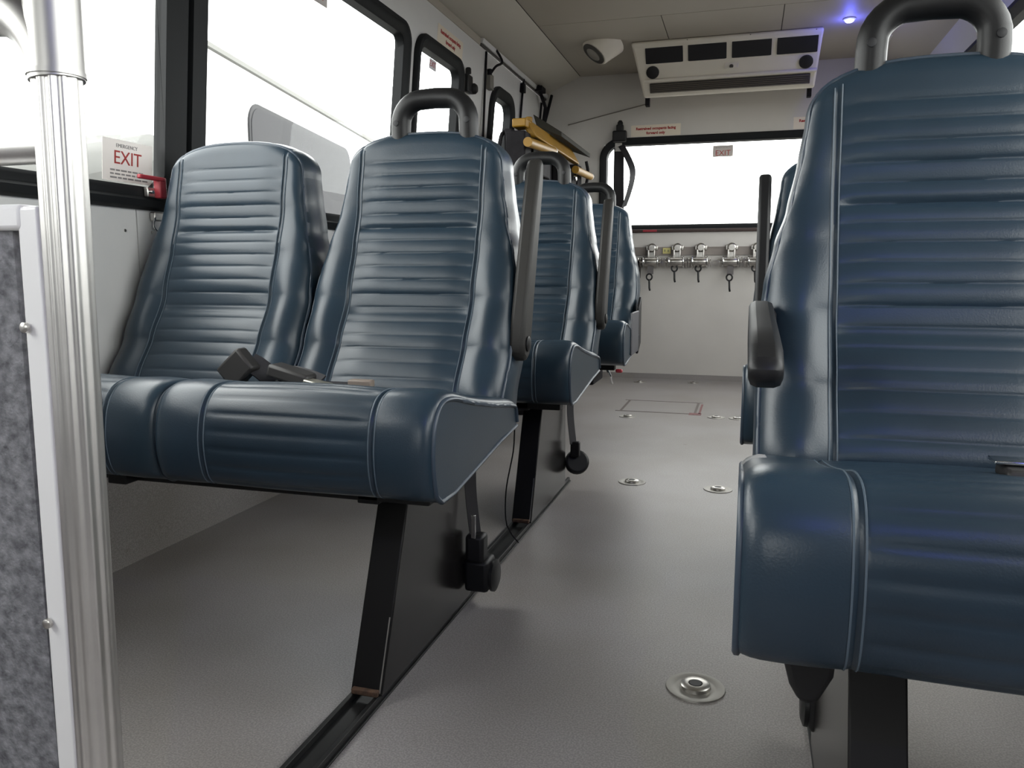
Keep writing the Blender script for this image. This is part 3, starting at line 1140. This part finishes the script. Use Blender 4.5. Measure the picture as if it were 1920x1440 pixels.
# cone speaker
cdir = Vector((-.50, -.30, -.72)).normalized()
Mq = cdir.to_track_quat('Z', 'Y').to_matrix()
sc0 = Vector((-.850, 4.58, 1.94))
t = thing('ceiling_speaker', 'white angled speaker pod with dark grille left of the air conditioner', 'speaker', (-.815, 4.6, ZC))
part('pod', MB().lathe([(.118, -.085), (.104, -.04), (.084, .026), (.079, .032)], sc0, Mq, 28), ACW, t, smooth=50)
part('grille', MB().lathe([(.071, .030), (.071, .037), (.060, .040)], sc0, Mq, 28), GRILLE, t)
part('driver', MB().lathe([(.046, .039), (.040, .043), (.016, .041)], sc0, Mq, 22), mat('driver_grey', (.30, .28, .25), .5), t)

# ---------------------------------------------------------------- side wall fittings
ML = Matrix(((0, 0.088, 0.996, 0), (1, 0, 0, 0), (0, 0.996, -0.088, 0), (0, 0, 0, 1)))


def ML_at(y, z, d):
    m = ML.copy()
    m.translation = mapL(y, z, d)
    return m


def plateL(y0, y1, z0, z1, d, th=.0006):
    return MB().hexa([mapL(y0, z0, d - th), mapL(y1, z0, d - th), mapL(y1, z0, d), mapL(y0, z0, d),
                      mapL(y0, z1, d - th), mapL(y1, z1, d - th), mapL(y1, z1, d), mapL(y0, z1, d)])


# exit decal on the front pane
t = thing('exit_decal', 'white exit sticker with red letters on the front left pane', 'sticker', mapL(1.605, .90, -.018))
part('backing', plateL(1.525, 1.685, .915, 1.010, -.0185), DECALW, t)
text('EMERGENCY', .012, GREYINK, t, ML_at(1.600, .996, -.0180), name='small_lettering')
text('EXIT', .044, REDINK, t, ML_at(1.603, .968, -.0180), sx=1.0)
gm = MB()
for r_ in range(3):
    y = 1.548
    while y < 1.655:
        L_ = random.uniform(.010, .022)
        c = mapL(y + L_ / 2, .940 - r_ * .0085, -.0178)
        gm.box(c, (.0006, L_, .0038))
        y += L_ + .004
o = part('fine_print', gm, GREYINK, t)
o['kind'] = 'stuff'
# exit decals at the tops of other panes
t = thing('exit_decal', 'exit sticker at the top of the second left pane', 'sticker', mapL(2.43, 1.60, -.018))
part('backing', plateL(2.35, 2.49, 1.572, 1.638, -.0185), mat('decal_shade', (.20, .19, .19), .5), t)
text('EXIT', .055, REDINK, t, ML_at(2.42, 1.604, -.018))
t = thing('exit_decal', 'small exit sticker on the narrow left window', 'sticker', mapL(3.42, 1.61, -.018))
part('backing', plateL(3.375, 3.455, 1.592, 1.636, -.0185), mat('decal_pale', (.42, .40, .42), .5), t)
text('EXIT', .034, REDINK, t, ML_at(3.415, 1.614, -.018))
t = thing('exit_decal', 'exit sticker hanging at the top of the rear window', 'sticker', (-.175, Y1, 1.45))
MBk = Matrix(((1, 0, 0, 0), (0, 0, -1, 0), (0, 1, 0, 0), (0, 0, 0, 1)))


def MB_at(x, z, d):
    m = MBk.copy()
    m.translation = (x, Y1 - d, z)
    return m


part('backing', MB().bx(-.236, -.112, Y1 + .0182, Y1 + .0188, 1.430, 1.500), mat('decal_backlit', (.16, .15, .145), .5), t)
text('EXIT', .046, REDINK, t, MB_at(-.174, 1.452, -.0180))
text('EMERGENCY', .016, GREYINK, t, MB_at(-.174, 1.487, -.0180), name='small_lettering')
# occupant decals
for x, lab in ((-.597, 'white notice with red lettering above the left end of the rear window'),
               (.398, 'white notice with red lettering half hidden behind the close seat')):
    t = thing('notice_decal', lab, 'sticker', (x, Y1, 1.59), 'notices above the windows')
    part('backing', MB().bx(x - .158, x + .158, Y1 - .0008, Y1 - .0001, 1.574, 1.645), DECAL, t)
    text('Restrained occupants facing', .0225, REDINK, t, MB_at(x, 1.622, .001), bold=.0011)
    text('forward only', .0225, REDINK, t, MB_at(x, 1.594, .001), bold=.0011)
t = thing('notice_decal', 'white notice with red lettering above the narrow left window', 'sticker', mapL(3.56, 1.74, 0), 'notices above the windows')
part('backing', plateL(3.40, 3.72, 1.705, 1.785, .001), DECAL, t)
text('Restrained occupants facing', .0225, REDINK, t, ML_at(3.56, 1.760, .0012), bold=.0011)
text('forward only', .0225, REDINK, t, ML_at(3.56, 1.731, .0012), bold=.0011)
t = thing('notice_decal', 'white notice with red lettering on the right wall at the frame edge', 'sticker', mapR(3.86, 1.75, 0), 'notices above the windows')
part('backing', MB().hexa([mapR(3.70, 1.715, .0004), mapR(4.02, 1.715, .0004), mapR(4.02, 1.715, .001), mapR(3.70, 1.715, .001),
                           mapR(3.70, 1.795, .0004), mapR(4.02, 1.795, .0004), mapR(4.02, 1.795, .001), mapR(3.70, 1.795, .001)]), DECAL, t)
MR = Matrix(((0, -0.088, -0.996, 0), (-1, 0, 0, 0), (0, 0.996, -0.088, 0), (0, 0, 0, 1)))
for z, s_ in ((1.770, 'Restrained occupants facing'), (1.741, 'forward only')):
    m = MR.copy()
    m.translation = mapR(3.86, z, .0014)
    text(s_, .0225, REDINK, t, m)

# red emergency latch
t = thing('emergency_latch', 'red emergency release lever on the front left window sill', 'latch', mapL(1.63, .90, .03))
part('lever', MB().box(mapL(1.615, .925, .040), (.012, .085, .010)).box(mapL(1.650, .905, .036), (.020, .024, .050)), RED, t, bev=.003)
part('bracket', MB().box(mapL(1.645, .893, .024), (.012, .060, .022)), STEEL, t, bev=.002)
for dy in (-.018, .02):
    part('pin', MB().lathe([(.005, 0), (.004, .012)], mapL(1.640 + dy, .893, .028), Matrix.Rotation(pi / 2, 3, 'Y'), 10), CHROME, t)
# clip below the frame (one at each wall panel joint)
for y, lab in ((1.665, 'small metal clip hanging below the front left window frame'), (2.30, 'small metal clip between the two near seats below the window frame')):
    t = thing('wall_clip', lab, 'clip', mapL(y, .83, .01), 'metal clips under the window frame')
    part('body', MB().box(mapL(y, .838, .012), (.016, .030, .022)), STEEL, t, bev=.003)
    part('loop', MB().tube(catmull([mapL(y - .012, .835, .018), mapL(y - .020, .812, .020), mapL(y + .002, .798, .022),
                                    mapL(y + .018, .818, .020), mapL(y + .012, .835, .018)], .006), .0024, 6), CHROME, t)
# belt anchor knob beside the narrow window
t = thing('shoulder_belt_anchor', 'black knobbed belt anchor on the wall behind the narrow window', 'seat belt', mapL(3.82, 1.62, .0))
part('anchor_plate', MB().box(mapL(3.80, 1.615, .012), (.024, .075, .085)), BLACK, t, bev=.006)
part('knob', MB().lathe([(.014, 0), (.014, .022), (.009, .028)], mapL(3.785, 1.66, .014), None, 16), BLACK, t)
part('pivot', MB().lathe([(.026, 0), (.026, .020), (.018, .030)], mapL(3.84, 1.600, .014), Matrix.Rotation(pi / 2, 3, 'Y'), 18), BLACK, t)
# door switch box and cable
t = thing('switch_box', 'small grey switch box with black cable at the lift door edge', 'switch', mapL(4.08, 1.70, .01))
part('box_body', MB().box(mapL(4.105, 1.690, .016), (.030, .055, .075)), mat('box_grey', (.17, .16, .14), .5), t, bev=.004)
part('cable', MB().tube(catmull([mapL(4.09, 1.725, .02), mapL(4.10, 1.765, .045), mapL(4.17, 1.80, .055), mapL(4.185, 1.845, .03), mapL(4.16, 1.862, .02)], .015), .0065, 8), DARKM, t)
part('gland', MB().lathe([(.012, 0), (.012, .03)], mapL(4.085, 1.72, .02), None, 12), DARKM, t)

# ---------------------------------------------------------------- wheelchair lift (folded up in the door)
t = thing('wheelchair_lift', 'folded wheelchair lift with yellow arms standing inside the left rear door', 'wheelchair lift', (-1.17, 4.5, 0))
lx = -1.13
part('tower', MB().bx(-1.13, -1.03, 3.72, 3.84, 0, 1.37), DARKM, t, bev=.008)
part('tower', MB().bx(-1.13, -1.03, 4.95, 5.07, 0, 1.37), DARKM, t, bev=.008)
part('platform', MB().bx(-1.14, -1.10, 3.74, 5.05, .10, 1.385), DARKM, t, bev=.006)
for k in range(6):
    part('platform_rib', MB().bx(-1.10, -1.082, 3.90 + k * .17, 3.94 + k * .17, .12, 1.34), DARKM, t, bev=.003)
part('yellow_arm', MB().hexa([(-1.035, 3.82, 1.352), (-1.035, 4.84, 1.352), (-.995, 4.84, 1.352), (-.995, 3.82, 1.352),
                              (-1.085, 3.80, 1.440), (-1.085, 4.82, 1.444), (-1.045, 4.82, 1.444), (-1.045, 3.80, 1.440)]), YELLOW, t, bev=.008)
part('yellow_arm', MB().box((-1.07, 3.80, 1.412), (.07, .10, .040)).lathe([(.018, 0), (.018, .025)], (-1.05, 3.86, 1.430), None, 14), YELLOW, t, bev=.006)
part('top_deck', MB().hexa([(-1.10, 4.20, 1.470), (-1.10, 5.12, 1.470), (-.975, 5.06, 1.420), (-.975, 4.25, 1.420),
                            (-1.12, 4.20, 1.535), (-1.12, 5.12, 1.535), (-.975, 5.06, 1.445), (-.975, 4.25, 1.445)]), OLIVE, t, bev=.004)
hr = part('handrail', MB().tube([(-.99, 3.62, 1.298), (-.99, 4.12, 1.328)], .022, 16), YELLOW, t)
part('rail_tip', MB().lathe([(.0225, 0), (.0225, .012)], (-.99, 4.12, 1.328), Matrix.Rotation(-pi / 2, 3, 'X'), 16), TRIMW, hr)
hr = part('handrail', MB().tube([(-.985, 4.66, 1.300), (-.985, 5.12, 1.312)], .022, 16), YELLOW, t)
part('rail_tip', MB().lathe([(.0225, 0), (.0225, .012)], (-.985, 5.12, 1.312), Matrix.Rotation(-pi / 2, 3, 'X'), 16), TRIMW, hr)
part('hose', MB().tube(catmull([(-1.16, 3.70, 1.25), (-1.15, 3.74, 1.36), (-1.13, 3.84, 1.375), (-1.12, 3.95, 1.34)], .02), .010, 8), DARKM, t)
part('link_arm', MB().box((-1.07, 4.05, 1.25), (.05, .45, .09)).box((-1.06, 4.9, 1.26), (.04, .30, .10)).bx(-1.10, -1.04, 4.55, 4.60, .3, 1.375), DARKM, t, bev=.008)
for y, z in ((3.88, 1.245), (4.10, 1.355), (4.85, 1.275)):
    part('pivot_pin', MB().lathe([(.020, 0), (.020, .012), (.012, .016)], (-1.03, y, z), Matrix.Rotation(pi / 2, 3, 'Y'), 16), CHROME, t)
part('hanger', MB().tube(catmull([(-1.0, 5.06, 1.40), (-.99, 5.07, 1.33), (-1.0, 5.05, 1.24), (-1.01, 5.0, 1.18)], .02), .010, 8), DARKM, t)

# ---------------------------------------------------------------- rear wall hardware
t = thing('wall_track', 'grey anchor track along the rear wall behind the tie-downs', 'rail', (-.1, Y1, .85))
part('track_plate', MB().bx(-.86, .86, Y1 - .010, Y1, .815, .868), mat('track_grey', (.24, .21, .19), .5), t, bev=.002)
part('track_lip', MB().bx(-.86, .86, Y1 - .014, Y1 - .010, .815, .822).bx(-.86, .86, Y1 - .014, Y1 - .010, .861, .868), mat('track_grey', (.24, .21, .19), .5), t)
t = thing('yellow_tag', 'small yellow tag on the wall track between the first tie-downs', 'tag', (-.505, Y1 - .012, .84))
part('tag_plate', MB().bx(-.530, -.480, Y1 - .0155, Y1 - .0142, .825, .862), YTAG, t)
part('tag_print', MB().bx(-.522, -.512, Y1 - .0160, Y1 - .0155, .838, .852).bx(-.500, -.490, Y1 - .0160, Y1 - .0155, .836, .850), mat('tag_ink', (.25, .25, .12), .6), t)

RX = Matrix.Rotation(pi / 2, 3, 'Y')


def tiedown(x, drop, tilt, label):
    t = thing('tie_down', label, 'tie-down', (x, Y1 - .05, .775), 'tie-down retractors on the rear wall')
    yk = Y1 - .045
    part('track_knob', MB().lathe([(.028, 0), (.030, .008), (.030, .020), (.022, .030)], (x + .004, Y1 - .012, .862), Matrix.Rotation(pi / 2, 3, 'X'), 18, sy=1.0)
         .box((x + .004, Y1 - .022, .862), (.075, .018, .030)), STEEL, t, bev=.003)
    part('neck', MB().bx(x - .022, x - .012, yk - .008, Y1 - .014, .795, .850).bx(x + .016, x + .026, yk - .008, Y1 - .014, .795, .850)
         .bx(x - .014, x + .018, yk, Y1 - .014, .80, .835), STEEL, t, bev=.002)
    part('spool', MB().lathe([(.026, -.042), (.029, -.036), (.029, .036), (.026, .042)], (x, yk - .005, .772), RX, 20), STEEL, t)
    for sx in (-1, 1):
        part('spool_flange', MB().lathe([(.034, -.003), (.036, 0), (.034, .003)], (x + sx * .046, yk - .005, .772), RX, 22), CHROME, t)
        part('ratchet_knob', MB().lathe([(.030, -.002), (.030, .002)], (x + sx * .066, yk - .005, .770), RX, 18)
             .lathe([(.008, -.012), (.008, .012)], (x + sx * .056, yk - .005, .771), RX, 10), STEEL, t)
    zs = .748 - drop
    part('webbing', MB().bx(x - .020, x + .020, yk - .012, yk - .009, zs, .765), WEBG, t)
    hk = MB()
    cx, cz = x + tilt, zs - .018
    hk.tube([(cx + .018 * cos(a), yk - .010, cz + .020 * sin(a)) for a in [radians(k) for k in range(-90, 270, 24)]], .0052, 8, closed=True)
    hk.tube(catmull([(cx, yk - .010, cz - .018), (cx + .002, yk - .012, cz - .050), (cx + .003, yk - .016, cz - .072), (cx + .006, yk - .010, cz - .088)], .01),
            .0062, 8)
    part('hook', hk, BLACK, t, label='black metal hook')


TD = [(-.603, .055, 'first tie-down from the rear left seat, hook hanging low', -.006),
      (-.439, .0, 'second tie-down from the rear left seat, right of the yellow tag', -.010),
      (-.291, .0, 'third tie-down from the rear left seat, hook drawn up', -.008),
      (-.100, .058, 'fourth tie-down from the rear left seat, hook hanging low after a gap', -.004),
      (.055, .0, 'fifth tie-down from the left, partly behind the raised right armrest', -.006)]
for x, dr, lab, tl in TD:
    tiedown(x, dr, tl, lab)
t = thing('belt_holder', 'black belt holder on the rear wall at the edge of the rear left seat', 'seat belt', (-.70, Y1 - .03, .74))
part('holder', MB().bx(-.715, -.672, Y1 - .06, Y1, .665, .775), BLACK, t, bev=.006)
part('cap', MB().box((-.694, Y1 - .055, .790), (.036, .05, .022)), STEEL, t, bev=.004)

# shoulder belt on the rear window
t = thing('shoulder_belt', 'black shoulder belt hanging from an anchor at the rear window corner', 'seat belt', (-.80, Y1 - .03, 1.58))
part('anchor', MB().box((-.822, Y1 - .040, 1.575), (.090, .045, .070)).box((-.822, Y1 - .035, 1.625), (.046, .04, .05)), BLACK, t, bev=.008)
part('anchor_knob', MB().lathe([(.016, 0), (.018, .02), (.010, .034)], (-.820, Y1 - .04, 1.640), None, 14), BLACK, t)
part('d_ring', MB().box((-.826, Y1 - .055, 1.505), (.045, .008, .055)).box((-.826, Y1 - .060, 1.515), (.020, .004, .020)), CHROME, t, bev=.003)
mb = MB()
strap_pts(mb, [(-.822, Y1 - .056, 1.50), (-.822, Y1 - .050, 1.30), (-.815, Y1 - .055, 1.05), (-.81, Y1 - .06, .90)], .066, .003)
part('webbing', mb, WEB, t)
mb = MB()
strap_pts(mb, [(-.808, Y1 - .062, 1.515), (-.765, Y1 - .10, 1.445), (-.725, Y1 - .13, 1.36), (-.722, Y1 - .14, 1.29), (-.745, Y1 - .13, 1.20), (-.775, Y1 - .12, 1.12)],
          .050, .003, side=(.55, .65, .35))
part('webbing', mb, WEB, t)

# ---------------------------------------------------------------- floor hardware
def anchor(x, y, r, label, small=False):
    t = thing('floor_anchor', label, 'floor anchor', (x, y, 0), 'steel tie-down anchors in the floor')
    part('dish', MB().lathe([(r, 0), (r * .98, .0025), (r * .80, .003), (r * .70, .0015), (r * .62, .0015)], (x, y, 0), None, 30), mat('anchor_dish', (.36, .345, .32), .5, metal=.8), t)
    part('boss', MB().lathe([(r * .52, .0005), (r * .50, .007), (r * .44, .009), (r * .24, .009), (r * .22, .006)], (x, y, 0), None, 26), STEEL, t)
    part('hole', MB().lathe([(r * .22, .0055), (r * .20, .0094)], (x, y, 0), None, 18), VENT, t)


anchor(-.056, 1.297, .050, 'round steel floor anchor nearest the camera in the aisle')
anchor(-.344, 2.606, .046, 'round steel floor anchor in mid aisle nearer the left seats')
anchor(-.062, 2.592, .046, 'round steel floor anchor in mid aisle nearer the right seats')
anchor(-.534, 3.834, .042, 'far floor anchor by the corner of the floor hatch outline')
anchor(-.115, 3.927, .042, 'left one of the far pair of floor anchors')
anchor(-.014, 3.927, .042, 'right one of the far pair of floor anchors, by the close seat')
anchor(-.640, 5.10, .036, 'small floor anchor at the rear wall nearer the left seats')
anchor(-.301, 5.15, .036, 'small floor anchor at the foot of the rear wall in mid aisle')
# scuffed hatch outline in the far floor
t = thing('floor_hatch', 'rectangular hatch outline with reddish corner marks in the far floor', 'hatch', (-.40, 4.15, 0))
HM = mat('hatch_joint', (.13, .11, .10), .7)
part('joint', MB().bx(-.62, -.20, 3.985, 4.000, 0, .0012).bx(-.62, -.20, 4.345, 4.355, 0, .0010).bx(-.600, -.588, 3.99, 4.35, 0, .0011).bx(-.228, -.216, 3.99, 4.35, 0, .0011), HM, t)
part('corner_mark', MB().bx(-.250, -.190, 3.965, 4.02, 0, .0014).bx(-.205, -.195, 4.0, 4.30, 0, .0014), mat('red_scuff', (.20, .085, .085), .7, var=.4, var_scale=60), t)

# ---------------------------------------------------------------- neighbouring bus seen through the left windows
t = thing('parked_bus', 'white bus with grey tinted windows parked alongside, seen through the left windows', 'bus', (-3.2, 4.41, -.9))
t.rotation_euler = (0, 0, radians(10.4))


def nb(name, mb, m, bev=0.0, parent=t, label=None):
    o = link(name, simple(mb, name, m), parent, bev)
    if label:
        o['label'] = label
    return o


# local: +y along the bus, x=0 is the side facing us, z from the ground
nb('body', MB().bx(-1.9, 0, -.45, 6.5, .45, 3.0), BODY, .10)
nb('roof_edge', MB().bx(-.02, .012, -.40, 6.4, 2.955, 2.985), mat('roof_edge_grey', (.10, .10, .09), .6))
nb('hood', MB().hexa([(-1.85, -2.9, .5), (.0, -2.9, .5), (.0, -.46, .5), (-1.85, -.46, .5),
                      (-1.80, -2.9, 1.80), (-.02, -2.9, 1.80), (-.02, -.46, 2.40), (-1.80, -.46, 2.40)]), HOOD, .12, label='sloping hood, shade painted in as light grey')
for a, b in ((.38, 2.62), (2.74, 4.6), (4.7, 6.2)):
    fr = nb('window_frame', MB().prism(rrect(a, b, 1.98, 2.755, .16, 6), lambda p, q: (.004, p, q), lambda p, q: (.016, p, q)), NFRAME, .004)
    nb('window_glass', MB().prism(rrect(a + .03, b - .03, 2.01, 2.725, .14, 6), lambda p, q: (.014, p, q), lambda p, q: (.020, p, q)), NGLASS, parent=fr)
for y in (-1.9, 5.2):
    nb('wheel', MB().lathe([(.40, -.12), (.42, -.09), (.42, .09), (.40, .12)], (-.16, y, .42), RX, 28), RUBBER)
